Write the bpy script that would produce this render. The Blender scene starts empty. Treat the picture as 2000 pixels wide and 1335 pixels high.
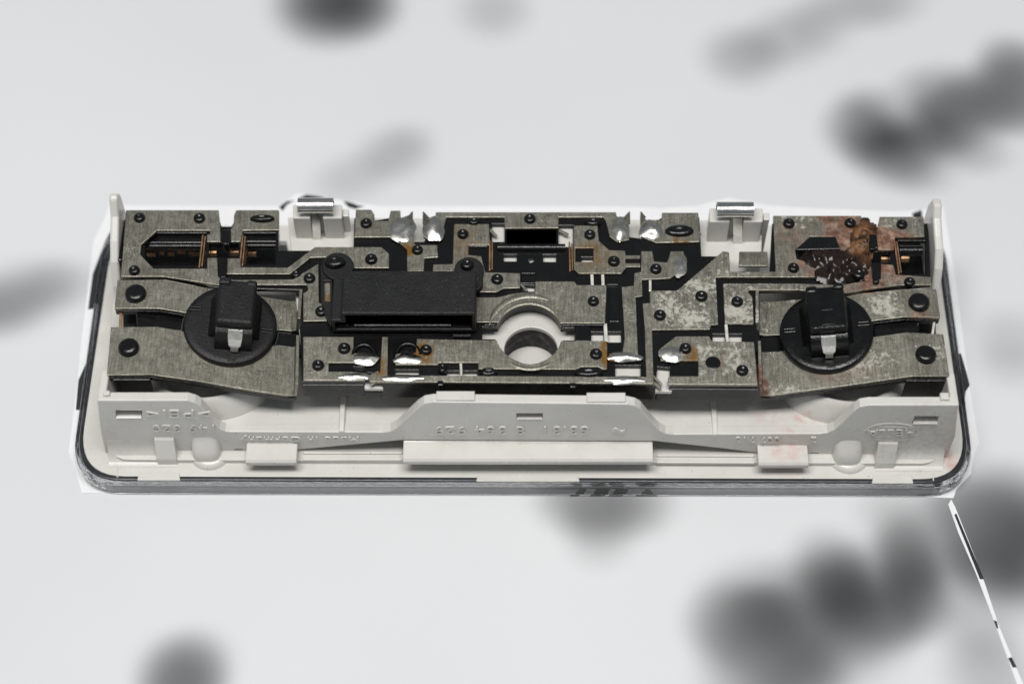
import bpy, bmesh, math, random
from mathutils import Vector, Matrix, noise
random.seed(7)
scene = bpy.context.scene
COL = scene.collection
MM = 0.001
# ---------------------------------------------------------------- camera
THETA = math.radians(57.0)      # looking down at this angle
FPX = 3580.0                    # focal length in photo pixels (2000 wide)
DIST = 400.0                    # mm from the camera to the point looked at
TGT = Vector((0, 0, 12.0))
FWD = Vector((0, math.cos(THETA), -math.sin(THETA)))
RIGHT = Vector((1, 0, 0))
UP = RIGHT.cross(FWD)
CPOS = TGT - FWD * DIST
cam_d = bpy.data.cameras.new('camera')
cam = bpy.data.objects.new('camera', cam_d)
COL.objects.link(cam)
cam.location = CPOS * MM
cam.rotation_euler = (math.pi / 2 - THETA, 0, 0)
cam_d.sensor_width = 36.0
cam_d.sensor_fit = 'HORIZONTAL'
cam_d.lens = 36.0 * FPX / 2000.0
cam_d.clip_start = 0.01
cam_d.clip_end = 50.0
cam_d.dof.use_dof = True
cam_d.dof.focus_distance = 0.388
cam_d.dof.aperture_fstop = 8.0
scene.camera = cam
# ---------------------------------------------------------------- light
world = bpy.data.worlds.new('World')
scene.world = world
world.use_nodes = True
world.node_tree.nodes['Background'].inputs[0].default_value = (0.86, 0.93, 1.0, 1)
world.node_tree.nodes['Background'].inputs[1].default_value = 0.20
def area(name, loc, aim, size, power, color):
    d = bpy.data.lights.new(name, 'AREA')
    d.shape = 'RECTANGLE'; d.size = size[0]; d.size_y = size[1]
    d.energy = power; d.color = color
    o = bpy.data.objects.new(name, d); COL.objects.link(o)
    o.location = loc
    o.rotation_euler = (0, 0, 0)        # facing straight down
    return o
area('ceiling_lamp', (-0.06, -0.11, 0.95), (0, 0.0, 0), (0.70, 0.26), 9.2, (1.0, 0.985, 0.965))
scene.view_settings.view_transform = 'Standard'
scene.view_settings.look = 'None'
scene.view_settings.exposure = 0.0
scene.view_settings.gamma = 1.0
scene.view_settings.use_curve_mapping = False
scene.render.engine = 'CYCLES'
# ---------------------------------------------------------------- pixel helpers
def ray(px, py):
    return (FWD * FPX + RIGHT * (px - 1000.0) - UP * (py - 667.5)).normalized()
def P(px, py, z):
    """photo pixel to a point (mm) on the level z (mm)"""
    r = ray(px, py)
    return CPOS + r * ((z - CPOS.z) / r.z)
def onplane(px, py, o, n):
    r = ray(px, py)
    return CPOS + r * ((o - CPOS).dot(n) / r.dot(n))
# ---------------------------------------------------------------- material helpers
def new_mat(name):
    m = bpy.data.materials.new(name); m.use_nodes = True
    nt = m.node_tree
    return m, nt, nt.nodes['Principled BSDF']
def N(nt, t, **kw):
    n = nt.nodes.new(t)
    for k, v in kw.items():
        if k.startswith('i_'):
            key = k[2:]
            n.inputs[int(key) if key.isdigit() else key].default_value = v
        else: setattr(n, k, v)
    return n
def L(nt, a, b): nt.links.new(a, b)
def coords(nt):
    return N(nt, 'ShaderNodeNewGeometry').outputs['Position']
def noise_tex(nt, scale, detail=4, rough=0.6, vec=None):
    n = N(nt, 'ShaderNodeTexNoise')
    n.inputs['Scale'].default_value = scale; n.inputs['Detail'].default_value = detail
    n.inputs['Roughness'].default_value = rough
    L(nt, vec or coords(nt), n.inputs['Vector'])
    return n.outputs['Fac']
def ramp(nt, fac, stops):
    r = N(nt, 'ShaderNodeValToRGB')
    e = r.color_ramp.elements
    while len(e) < len(stops): e.new(0.5)
    for el, (p, c) in zip(e, stops):
        el.position = p
        el.color = (c, c, c, 1) if isinstance(c, (int, float)) else (*c, 1)
    L(nt, fac, r.inputs['Fac'])
    return r.outputs['Color']
def mth(nt, op, a, b=None, clamp=False):
    n = N(nt, 'ShaderNodeMath', operation=op); n.use_clamp = clamp
    for i, v in enumerate((a, b)):
        if v is None: continue
        if isinstance(v, (int, float)): n.inputs[i].default_value = v
        else: L(nt, v, n.inputs[i])
    return n.outputs[0]
def mix(nt, fac, a, b):
    n = N(nt, 'ShaderNodeMix', data_type='RGBA')
    for sock, v in ((n.inputs[0], fac), (n.inputs[6], a), (n.inputs[7], b)):
        if isinstance(v, (int, float)): sock.default_value = v
        elif isinstance(v, tuple): sock.default_value = (*v, 1)
        else: L(nt, v, sock)
    return n.outputs[2]
def bump(nt, bsdf, h, strength, dist):
    b = N(nt, 'ShaderNodeBump'); b.inputs['Strength'].default_value = strength
    b.inputs['Distance'].default_value = dist
    L(nt, h, b.inputs['Height']); L(nt, b.outputs[0], bsdf.inputs['Normal'])
def spots(nt, lst, z, vec=None, lim=1.0):
    """sum of soft round patches: (px, py, rx_px, ry_px, rot_deg, amount)"""
    vec = vec or coords(nt)
    out = None
    for (px, py, rx, ry, rot, amp) in lst:
        c = P(px, py, z)
        mp = N(nt, 'ShaderNodeMapping', vector_type='TEXTURE')
        mp.inputs['Location'].default_value = c * MM
        mp.inputs['Rotation'].default_value = (0, 0, math.radians(rot))
        mp.inputs['Scale'].default_value = (rx / 8.8 * MM, ry / 7.4 * MM, 0.02)
        L(nt, vec, mp.inputs['Vector'])
        g = N(nt, 'ShaderNodeTexGradient', gradient_type='SPHERICAL')
        L(nt, mp.outputs[0], g.inputs[0])
        sm = N(nt, 'ShaderNodeMapRange', interpolation_type='SMOOTHERSTEP')
        L(nt, g.outputs['Fac'], sm.inputs['Value'])
        v = mth(nt, 'MULTIPLY', sm.outputs[0], amp)
        out = v if out is None else mth(nt, 'ADD', out, v)
    return mth(nt, 'MINIMUM', out, lim)
# ---------------------------------------------------------------- materials
def mat_white():
    m, nt, b = new_mat('ivory_plastic')
    n = noise_tex(nt, 160, 5)
    base = ramp(nt, n, [(0.3, (0.60, 0.587, 0.545)), (0.7, (0.655, 0.642, 0.605))])
    st = spots(nt, [(1640, 944, 60, 14, 0, 1.0), (1565, 843, 40, 18, 0, .6), (1535, 880, 70, 45, 0, .33),
                    (1500, 838, 70, 26, 0, .3), (1870, 770, 40, 40, 0, .35), (960, 942, 160, 12, 0, .4),
                    (1760, 944, 110, 10, 0, .7), (1868, 890, 30, 70, 20, .5), (1640, 835, 60, 30, 0, .3),
                    (1100, 944, 120, 10, 0, .35)], 8)
    nn = ramp(nt, noise_tex(nt, 420, 6, .7), [(0.38, 0.0), (0.62, 1.0)])
    base = mix(nt, mth(nt, 'MULTIPLY', st, nn, True), base, (0.50, 0.13, 0.085))
    grime = spots(nt, [(1790, 845, 170, 70, 10, .8), (1700, 800, 140, 50, 0, .35), (215, 870, 50, 70, 0, .5)], 14)
    gn = ramp(nt, noise_tex(nt, 900, 8, .75), [(0.45, 0.0), (0.75, 1.0)])
    base = mix(nt, mth(nt, 'MULTIPLY', grime, gn, True), base, (0.33, 0.30, 0.25))
    sp = ramp(nt, noise_tex(nt, 1500, 2, .5), [(0.73, 0.0), (0.77, 1.0)])
    base = mix(nt, mth(nt, 'MULTIPLY', sp, .6), base, (0.16, 0.13, 0.10))
    L(nt, base, b.inputs['Base Color'])
    L(nt, ramp(nt, noise_tex(nt, 300, 4), [(0.3, 0.26), (0.7, 0.34)]), b.inputs['Roughness'])
    b.inputs['Subsurface Weight'].default_value = 0.08
    b.inputs['Subsurface Radius'].default_value = (0.0015, 0.0013, 0.001)
    bump(nt, b, noise_tex(nt, 900, 3), 0.10, 0.0003)
    return m
def mat_black(name, base, r0, r1, dust, bs=0.2):
    m, nt, b = new_mat(name)
    d = ramp(nt, noise_tex(nt, 4200, 2, .5), [(0.70, 0.0), (0.76, 1.0)])
    d2 = ramp(nt, noise_tex(nt, 60, 4, .6), [(0.35, 0.15), (0.7, 1.0)])
    f = mth(nt, 'MULTIPLY', mth(nt, 'MULTIPLY', d, d2), dust)
    c = mix(nt, f, (base, base, base * 1.03), (0.32, 0.31, 0.29))
    L(nt, c, b.inputs['Base Color'])
    L(nt, ramp(nt, noise_tex(nt, 250, 5), [(0.3, r0), (0.7, r1)]), b.inputs['Roughness'])
    b.inputs['Specular IOR Level'].default_value = 0.4
    bump(nt, b, noise_tex(nt, 2500, 3), bs, 0.0002)
    return m
def mat_metal(name, crust=0.0, rust=None, flux=None, tone=1.0):
    m, nt, b = new_mat(name)
    pos = coords(nt)
    mp = N(nt, 'ShaderNodeMapping'); mp.inputs['Scale'].default_value = (1, 0.09, 1)
    L(nt, pos, mp.inputs['Vector'])
    streak = noise_tex(nt, 3200, 3, .6, mp.outputs[0])
    blot = noise_tex(nt, 190, 6, .65)
    f = mth(nt, 'ADD', mth(nt, 'MULTIPLY', streak, .6), mth(nt, 'MULTIPLY', blot, .4))
    t = tone
    base = ramp(nt, f, [(0.34, (0.17 * t, 0.16 * t, 0.125 * t)), (0.5, (0.27 * t, 0.258 * t, 0.21 * t)), (0.66, (0.40 * t, 0.39 * t, 0.33 * t))])
    sp = ramp(nt, noise_tex(nt, 3600, 3, .6), [(0.57, 0.0), (0.66, 1.0)])
    spm = ramp(nt, noise_tex(nt, 110, 4, .6), [(0.38, 0.05), (0.68, 0.85)])
    spk = mth(nt, 'MULTIPLY', sp, spm)
    base = mix(nt, mth(nt, 'MULTIPLY', spk, .8), base, (0.74, 0.72, 0.64))  # pale dust speckle that also puts metal glints into the colour
    pit = ramp(nt, noise_tex(nt, 2600, 4, .6), [(0.28, 1.0), (0.38, 0.0)])
    base = mix(nt, mth(nt, 'MULTIPLY', pit, .6), base, (0.07, 0.065, 0.05))
    metal = mth(nt, 'SUBTRACT', 0.88, mth(nt, 'MULTIPLY', spk, .35))
    rough = ramp(nt, noise_tex(nt, 700, 5), [(0.3, 0.36), (0.7, 0.56)])
    if crust:
        c1 = noise_tex(nt, 800, 10, .82)
        c2 = ramp(nt, noise_tex(nt, 90, 3, .5), [(0.40, 0.0), (0.60, .75)])
        if crust > .5:
            c2 = mth(nt, 'ADD', c2, spots(nt, CRUST, 25))
        lim = mth(nt, 'SUBTRACT', 0.63, mth(nt, 'MULTIPLY', c2, .14))
        cm = mth(nt, 'MULTIPLY', mth(nt, 'SUBTRACT', c1, lim), 16.0, True)
        cm = mth(nt, 'MULTIPLY', cm, crust, True)
        base = mix(nt, cm, base, mix(nt, noise_tex(nt, 1500, 4), (0.26, 0.24, 0.19), (0.60, 0.58, 0.53)))
        metal = mth(nt, 'MULTIPLY', metal, mth(nt, 'SUBTRACT', 1.0, cm))
        rough = mix(nt, cm, rough, (0.8, 0.8, 0.8))
    if rust:
        rs = spots(nt, rust, 26)
        rn = ramp(nt, noise_tex(nt, 260, 8, .7), [(0.36, 0.0), (0.56, 1.0)])
        rf = mth(nt, 'MULTIPLY', mth(nt, 'MULTIPLY', rs, rn), 1.7, True)
        rc = ramp(nt, noise_tex(nt, 500, 6, .7), [(0.33, (0.045, 0.02, 0.012)), (0.5, (0.17, 0.085, 0.055)), (0.68, (0.40, 0.27, 0.20))])
        base = mix(nt, rf, base, rc)
        metal = mth(nt, 'MULTIPLY', metal, mth(nt, 'SUBTRACT', 1.0, rf))
    if flux:
        fs = spots(nt, flux, 26)
        fn = ramp(nt, noise_tex(nt, 400, 6, .7), [(0.36, 0.0), (0.55, 1.0)])
        ff = mth(nt, 'MULTIPLY', mth(nt, 'MULTIPLY', fs, fn), 1.6, True)
        base = mix(nt, ff, base, (0.17, 0.085, 0.012))
        metal = mth(nt, 'MULTIPLY', metal, mth(nt, 'SUBTRACT', 1.0, mth(nt, 'MULTIPLY', ff, .7)))
    L(nt, base, b.inputs['Base Color']); L(nt, metal, b.inputs['Metallic']); L(nt, rough, b.inputs['Roughness'])
    bump(nt, b, mth(nt, 'ADD', noise_tex(nt, 1800, 5, .7), mth(nt, 'MULTIPLY', blot, 2.0)), 0.22, 0.0002)
    return m
def mat_plain(name, col, rough, metallic=0.0, bmp=0.0, sc=900, var=0.15):
    m, nt, b = new_mat(name)
    lo = tuple(c * (1 - var) for c in col); hi = tuple(min(1, c * (1 + var)) for c in col)
    L(nt, ramp(nt, noise_tex(nt, sc, 5), [(0.3, lo), (0.7, hi)]), b.inputs['Base Color'])
    L(nt, ramp(nt, noise_tex(nt, sc * .7, 4), [(0.3, rough * .7), (0.7, min(1, rough * 1.3))]), b.inputs['Roughness'])
    b.inputs['Metallic'].default_value = metallic
    if bmp: bump(nt, b, noise_tex(nt, sc, 4), bmp, 0.0003)
    return m
CRUST = [(1370, 575, 60, 40, 0, .8), (1300, 595, 50, 60, 0, .9), (1340, 630, 80, 40, 0, .9), (1440, 612, 50, 40, 0, .8), (1400, 690, 90, 30, 0, .7), (1440, 720, 50, 40, 0, .7),
         (1720, 600, 80, 40, 0, .6), (1560, 750, 110, 40, 0, .9), (1700, 720, 120, 50, 0, .5), (1808, 694, 60, 50, 0, .7), (1500, 640, 50, 60, 0, .8), (1740, 440, 90, 30, 0, .6), (1740, 530, 60, 40, 0, .7)]
RUST = [(1640, 440, 90, 60, 0, 1.0), (1690, 470, 90, 70, 0, 1.2), (1660, 500, 130, 60, 0, 1.2), (1740, 465, 80, 26, 0, .9),
        (1600, 520, 90, 40, 0, .7), (1540, 460, 50, 50, 0, .35), (1680, 555, 90, 24, 0, 1.0), (1740, 535, 70, 30, 0, .5),
        (1795, 615, 40, 20, 0, .6), (1640, 720, 110, 26, 0, .3), (1494, 735, 26, 40, 0, 1.2), (1400, 708, 30, 16, 0, .5),
        (1240, 580, 6, 6, 0, .4)]
FLUX = [(824, 690, 40, 34, 0, 1.2), (1186, 690, 22, 46, 0, 1.3), (795, 486, 24, 26, 0, 1.2), (744, 715, 24, 30, 0, .9),
        (1330, 468, 24, 22, 0, 1.2), (1150, 500, 90, 50, 0, .5), (1349, 692, 22, 26, 0, 1.0), (640, 590, 20, 40, 0, .6),
        (905, 470, 60, 60, 0, .35)]
WHITE = mat_white()
BLACK = mat_black('glossy_black_plastic', 0.005, 0.14, 0.30, 0.22)
MATTE = mat_black('grained_black_plastic', 0.005, 0.38, 0.54, 0.8, 0.5)
WETBLK = mat_black('oily_black_plastic', 0.004, 0.12, 0.3, 0.2, 0.35)
METAL = mat_metal('tinned_brass_sheet', 0.0, None, FLUX, 0.90)
CORR = mat_metal('corroded_tinned_sheet', 1.0, RUST, FLUX, 0.88)
SOLDER = mat_plain('shiny_solder', (0.62, 0.605, 0.56), 0.28, 1.0, 0.2, 700)
BRONZE = mat_plain('bronze_contact', (0.36, 0.22, 0.13), 0.5, 0.9, 0.15, 900, .35)
CHROME = mat_plain('spring_steel', (0.66, 0.65, 0.63), 0.22, 1.0, 0.05, 600)
SILVER = mat_plain('tin_strip', (0.80, 0.78, 0.72), 0.33, 0.85, 0.05, 800)
LINK = mat_plain('pale_contact_link', (0.80, 0.78, 0.70), 0.4, 0.5, 0.05, 800)
INK = mat_plain('black_ink', (0.012, 0.013, 0.014), 0.6)
PAPER = mat_plain('white_paper', (0.83, 0.83, 0.84), 0.85, 0.0, 0.05, 300, .02)
DARKHOLE = mat_plain('recess_black', (0.006, 0.006, 0.006), 0.6)  # recess black; on the tray hole wall the shade is in this colour
RIM_SHADE = mat_plain('dark_rim_shade', (0.022, 0.025, 0.028), 0.3, 0.0, 0.1, 500, .5)  # near-black colour standing for the shade line inside the lens rim
GREYST = mat_plain('blued_steel', (0.30, 0.36, 0.42), 0.35, 1.0)
def mat_lens():
    m, nt, b = new_mat('clear_lens_plastic')
    b.inputs['Base Color'].default_value = (0.975, 0.98, 0.985, 1)
    b.inputs['Transmission Weight'].default_value = 1.0
    b.inputs['IOR'].default_value = 1.49
    b.inputs['Roughness'].default_value = 0.05
    return m
LENS = mat_lens()
def mat_goo():
    m, nt, b = new_mat('burnt_residue')
    f = noise_tex(nt, 420, 7, .7)
    o = spots(nt, [(1690, 480, 50, 46, 0, 1.1), (1690, 445, 36, 30, 0, .9)], 27)
    fo = mth(nt, 'MULTIPLY', ramp(nt, f, [(0.36, 0.0), (0.58, 1.0)]), o, True)
    c = mix(nt, fo, ramp(nt, f, [(0.35, (0.004, 0.003, 0.003)), (0.7, (0.028, 0.015, 0.010))]), (0.27, 0.125, 0.05))
    L(nt, c, b.inputs['Base Color'])
    L(nt, ramp(nt, fo, [(0.0, 0.24), (0.6, 0.6)]), b.inputs['Roughness'])
    bump(nt, b, noise_tex(nt, 260, 2, .5), 0.12, 0.0008)
    b.inputs['Specular IOR Level'].default_value = 0.35
    return m
GOO = mat_goo()
def mat_table():
    m, nt, b = new_mat('printed_table_sheet')
    bl = [(655, 5, 105, 85, 0, 1.5), (710, 20, 70, 60, 0, .4), (965, 20, 70, 60, 0, .32),
          (1450, 110, 75, 60, 30, .42), (1540, 75, 90, 60, 30, .38), (1600, 50, 60, 60, 30, .2), (1690, 8, 110, 55, 10, .5),
          (1690, 260, 70, 65, 20, .9), (1745, 295, 80, 60, 0, .9), (1810, 260, 80, 60, 10, .6), (1870, 225, 90, 65, 30, 1.0), (1940, 195, 80, 70, 20, .8), (1995, 175, 80, 80, 0, 1.3), (1700, 205, 60, 40, 0, .35), (1820, 170, 80, 45, 20, .4), (1975, 115, 60, 50, 0, .5), (1790, 345, 70, 35, 0, .3), (1900, 300, 70, 40, 0, .35),
          (690, 345, 80, 45, 25, .28), (770, 300, 65, 50, 0, .38), (800, 275, 50, 40, 0, .15),
          (30, 580, 100, 60, 20, .5), (110, 555, 70, 45, 0, .3), (-30, 600, 90, 50, 0, .4),
          (1165, 985, 62, 75, 80, .85), (1250, 975, 60, 50, 20, .4), (1170, 1040, 55, 50, 0, .3),
          (1440, 1215, 75, 55, 10, 1.1), (1500, 1200, 60, 40, 10, .6), (1500, 1300, 95, 80, 0, 1.1), (1560, 1320, 70, 60, 0, .6), (1480, 1140, 90, 40, 10, .3), (1610, 1240, 80, 70, 0, .4),
          (1640, 1150, 65, 55, 20, .8), (1700, 1200, 80, 60, 0, 1.0), (1740, 1210, 50, 40, 0, .5), (1620, 1090, 60, 45, 0, .4), (1770, 1095, 48, 65, 0, .9), (1790, 1160, 50, 60, 0, .9), (1830, 1130, 60, 60, 0, .35), (1750, 1010, 60, 50, 0, .3),
          (1900, 1040, 90, 80, 0, .6), (1950, 1030, 90, 90, 30, .9), (1990, 1080, 90, 80, 0, 1.2), (1930, 1110, 60, 50, 0, .4), (1990, 980, 70, 60, 0, .5), (1880, 980, 60, 40, 0, .3),
          (1560, 1225, 120, 70, 10, .45), (1600, 1165, 110, 60, 20, .4), (1710, 1120, 90, 50, 20, .45), (1820, 1070, 90, 60, 30, .35), (1640, 1280, 90, 50, 0, .25), (1910, 1220, 70, 50, 0, .35), (1930, 1310, 70, 50, 0, .4),
          (355, 1335, 62, 62, 0, 1.3), (390, 1300, 55, 50, 0, .3), (320, 1300, 50, 45, 0, .15), (1975, 660, 70, 50, 0, .25), (1975, 710, 60, 40, 0, .2)]
    bl = [(x, y, rx * 1.85, ry * 1.85, r, a * .92) for x, y, rx, ry, r, a in bl]
    s = spots(nt, bl, 0, lim=4.0)
    s = mth(nt, 'SUBTRACT', 1.0, mth(nt, 'POWER', 0.27, s))
    wob = noise_tex(nt, 22, 0, .5)
    s = mth(nt, 'MULTIPLY', s, ramp(nt, wob, [(0.25, 0.8), (0.75, 1.1)]))
    s = mth(nt, 'MINIMUM', s, 1.0)
    paper = ramp(nt, noise_tex(nt, 7, 3, .5), [(0.3, (0.665, 0.672, 0.686)), (0.7, (0.715, 0.72, 0.732))])
    L(nt, mix(nt, s, paper, (0.03, 0.031, 0.033)), b.inputs['Base Color'])
    b.inputs['Roughness'].default_value = 0.8
    bump(nt, b, noise_tex(nt, 600, 4), 0.03, 0.0002)
    return m
TABLE = mat_table()
# ---------------------------------------------------------------- mesh helpers
def link(name, me, mat, parent=None, bevel=0.0, seg=2, smooth=False, solid=0.0, offset=0.0):
    o = bpy.data.objects.new(name, me); COL.objects.link(o)
    if mat: me.materials.append(mat)
    if parent: o.parent = parent
    if solid:
        s = o.modifiers.new('solid', 'SOLIDIFY'); s.thickness = solid * MM; s.offset = offset
    if bevel:
        bv = o.modifiers.new('bevel', 'BEVEL'); bv.width = bevel * MM; bv.segments = seg
        bv.limit_method = 'ANGLE'; bv.angle_limit = math.radians(40); bv.use_clamp_overlap = True
    if smooth:
        for p in me.polygons: p.use_smooth = True
        me.set_sharp_from_angle(angle=math.radians(50))
    return o
def mesh(name, verts, faces):
    me = bpy.data.meshes.new(name)
    me.from_pydata([tuple(Vector(v) * MM) for v in verts], [], faces)
    bm = bmesh.new(); bm.from_mesh(me)
    bmesh.ops.recalc_face_normals(bm, faces=bm.faces)
    bm.to_mesh(me); bm.free()
    return me
def loops_solid(name, loops, shift, mat, parent=None, bevel=0.12, seg=2):
    """loops: 3D (mm) outline plus holes in one plane, extruded along shift"""
    bm = bmesh.new(); es = []
    for lp in loops:
        vs = [bm.verts.new(v * MM) for v in lp]
        for i in range(len(vs)): es.append(bm.edges.new((vs[i], vs[(i + 1) % len(vs)])))
    if len(loops) == 1:
        fs = [bm.faces.new(bm.verts[:])]
    else:
        fs = [g for g in bmesh.ops.triangle_fill(bm, use_beauty=True, use_dissolve=False, edges=es)['geom'] if isinstance(g, bmesh.types.BMFace)]
    r = bmesh.ops.extrude_face_region(bm, geom=bm.faces[:])
    bmesh.ops.translate(bm, vec=Vector(shift) * MM, verts=[g for g in r['geom'] if isinstance(g, bmesh.types.BMVert)])
    bmesh.ops.recalc_face_normals(bm, faces=bm.faces)
    me = bpy.data.meshes.new(name); bm.to_mesh(me); bm.free()
    return link(name, me, mat, parent, bevel, seg)
def slab(name, px, z, th, mat, parent=None, holes=(), bevel=0.12, seg=2):
    lp = [[P(x, y, z) for x, y in px]] + [[P(x, y, z) for x, y in h] for h in holes]
    return loops_solid(name, lp, (0, 0, -th), mat, parent, bevel, seg)
def rect(x0, y0, x1, y1): return [(x0, y0), (x1, y0), (x1, y1), (x0, y1)]
def ell(cx, cy, rx, ry, n=28, a0=0, a1=360):
    full = abs(a1 - a0) >= 360
    k = n if full else n + 1
    return [(cx + rx * math.cos(math.radians(a0 + (a1 - a0) * i / n)), cy + ry * math.sin(math.radians(a0 + (a1 - a0) * i / n))) for i in range(k)]
def rrect(pts, radii, n=8):
    """round the corners of a polygon"""
    out = []
    m = len(pts)
    for i in range(m):
        p = Vector(pts[i]); a = Vector(pts[i - 1]); b = Vector(pts[(i + 1) % m]); r = radii[i] if isinstance(radii, (list, tuple)) else radii
        if r <= 0: out.append(tuple(p)); continue
        s = p + (a - p).normalized() * r; e = p + (b - p).normalized() * r
        for k in range(n + 1):
            t = k / n
            q = s * (1 - t) ** 2 + p * 2 * t * (1 - t) + e * t * t
            out.append(tuple(q))
    return out
def boxmm(name, lo, hi, mat, parent=None, bevel=0.2, seg=2):
    x0, y0, z0 = lo; x1, y1, z1 = hi
    v = [(x0, y0, z0), (x1, y0, z0), (x1, y1, z0), (x0, y1, z0), (x0, y0, z1), (x1, y0, z1), (x1, y1, z1), (x0, y1, z1)]
    f = [(0, 3, 2, 1), (4, 5, 6, 7), (0, 1, 5, 4), (1, 2, 6, 5), (2, 3, 7, 6), (3, 0, 4, 7)]
    return link(name, mesh(name, v, f), mat, parent, bevel, seg)
def lathe_mesh(name, prof, n=24, sx=1.0, caps=True):
    v, f = [], []
    for r, z in prof:
        for k in range(n):
            a = 2 * math.pi * k / n
            v.append((r * math.cos(a) * sx, r * math.sin(a), z))
    for i in range(len(prof) - 1):
        for k in range(n):
            f.append((i * n + k, i * n + (k + 1) % n, (i + 1) * n + (k + 1) % n, (i + 1) * n + k))
    if caps: f.append(tuple(range(n))[::-1]); f.append(tuple((len(prof) - 1) * n + k for k in range(n)))
    me = mesh(name, v, f)
    for p in me.polygons: p.use_smooth = len(p.vertices) == 4
    me.set_sharp_from_angle(angle=math.radians(50))
    return me
def tube(name, pts, r0, mat, parent=None, n=10, flat=1.0, taper=False):
    """round bar through mm points"""
    v, f = [], []
    m = len(pts)
    for i, p in enumerate(pts):
        d = (Vector(pts[min(i + 1, m - 1)]) - Vector(pts[max(i - 1, 0)])).normalized()
        s = d.cross(Vector((0, 0, 1)))
        if s.length < 1e-3: s = Vector((1, 0, 0))
        s.normalize(); t = s.cross(d)
        r = r0 * min(1, .15 + 4 * min(i, m - 1 - i) / m) if taper else r0
        for k in range(n):
            a = 2 * math.pi * k / n
            v.append(Vector(p) + s * r * math.cos(a) + t * r * flat * math.sin(a))
    for i in range(m - 1):
        for k in range(n): f.append((i * n + k, i * n + (k + 1) % n, (i + 1) * n + (k + 1) % n, (i + 1) * n + k))
    f.append(tuple(range(n))); f.append(tuple((m - 1) * n + k for k in range(n)))
    me = mesh(name, v, f)
    o = link(name, me, mat, parent)
    for p in me.polygons: p.use_smooth = len(p.vertices) == 4
    me.set_sharp_from_angle(angle=math.radians(50))
    return o
def profile_x(name, prof, x0, x1, mat, parent=None, bevel=0.15, seg=2, skew=0.0):
    """(y, z) outline swept from x0 to x1; skew shifts y per mm of x"""
    n = len(prof)
    v = [(x0, y + skew * x0, z) for y, z in prof] + [(x1, y + skew * x1, z) for y, z in prof]
    f = [tuple(range(n)), tuple(range(n, 2 * n))] + [(i, (i + 1) % n, n + (i + 1) % n, n + i) for i in range(n)]
    return link(name, mesh(name, v, f), mat, parent, bevel, seg)
def blob(name, px, py, rx, ry, h, z, mat, parent=None, n=26, rot=0, wav=.12):
    c = P(px, py, z); v, f = [], []
    sd = random.random() * 50
    rings = 8
    ca, sa = math.cos(math.radians(rot)), math.sin(math.radians(rot))
    for i in range(rings + 1):
        t = 1 - i / rings
        for k in range(n):
            a = 2 * math.pi * k / n
            w = 1 + wav * noise.noise(Vector((math.cos(a) * 1.3 + sd, math.sin(a) * 1.3, 0)))*2
            x = rx / 8.9 * math.cos(a) * t * w; y = ry / 7.5 * math.sin(a) * t * w
            zz = h * (1 - t ** 2.2) * (1 + .35 * noise.noise(Vector((x * .5 + sd, y * .5, 1))))
            v.append((c.x + x * ca - y * sa, c.y + x * sa + y * ca, z - 0.15 + zz))
    for i in range(rings):
        for k in range(n): f.append((i * n + k, i * n + (k + 1) % n, (i + 1) * n + (k + 1) % n, (i + 1) * n + k))
    f.append(tuple(range(n)))
    return link(name, mesh(name, v, f), mat, parent, smooth=True)
def tag(o, label=None, cat=None, group=None, kind=None):
    for k, s in (('label', label), ('category', cat), ('group', group), ('kind', kind)):
        if s: o[k] = s
    return o
# ================================================================ the setting
tb = boxmm('table', (-900, -700, -20), (900, 1300, 0), TABLE, None, 0)
tag(tb, kind='structure')
sheet_px = [(218, 385), (242, 401), (400, 402), (545, 402), (580, 377), (660, 390), (740, 402), (1000, 402), (1200, 403), (1300, 406), (1360, 402), (1422, 386),
            (1500, 401), (1600, 407), (1745, 413), (1805, 409), (1843, 403), (1868, 560), (1892, 745), (1912, 865), (1903, 885), (1896, 925), (1868, 955), (1862, 972), (1790, 969),
            (1400, 967), (1000, 966), (600, 964), (160, 962), (148, 920), (134, 882), (148, 775), (160, 660), (183, 468), (203, 430)]
sheet = slab('cutout_border', sheet_px, 0.14, 0.12, PAPER, None, (), 0)  # added sheet, shaped to the sharp border left around the blurred background
tag(sheet, 'added white sheet with black print, standing for the sharp cutout border around the lamp', 'paper')
strip = slab('cutout_sliver', [(1852, 984), (1858, 975), (1866, 990), (1918, 1122), (1950, 1218), (1998, 1334), (2002, 1345), (1990, 1345), (1944, 1218), (1905, 1116), (1872, 1040)], 0.10, 0.08, PAPER, None, (), 0)  # added sliver, standing for a leftover sharp strip of the background cutout
tag(strip, 'added white sliver with black dashes, standing for a stray cutout edge', 'paper')
for q in ([(1864, 1004), (1868, 1002), (1922, 1130), (1914, 1130)], [(1941, 1210), (1947, 1212), (1950, 1226), (1947, 1226)],
          [(1969, 1284), (1976, 1282), (1986, 1302), (1978, 1302)]):
    slab('printed_dash', q, 0.16, 0.05, INK, strip, (), 0)
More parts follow.
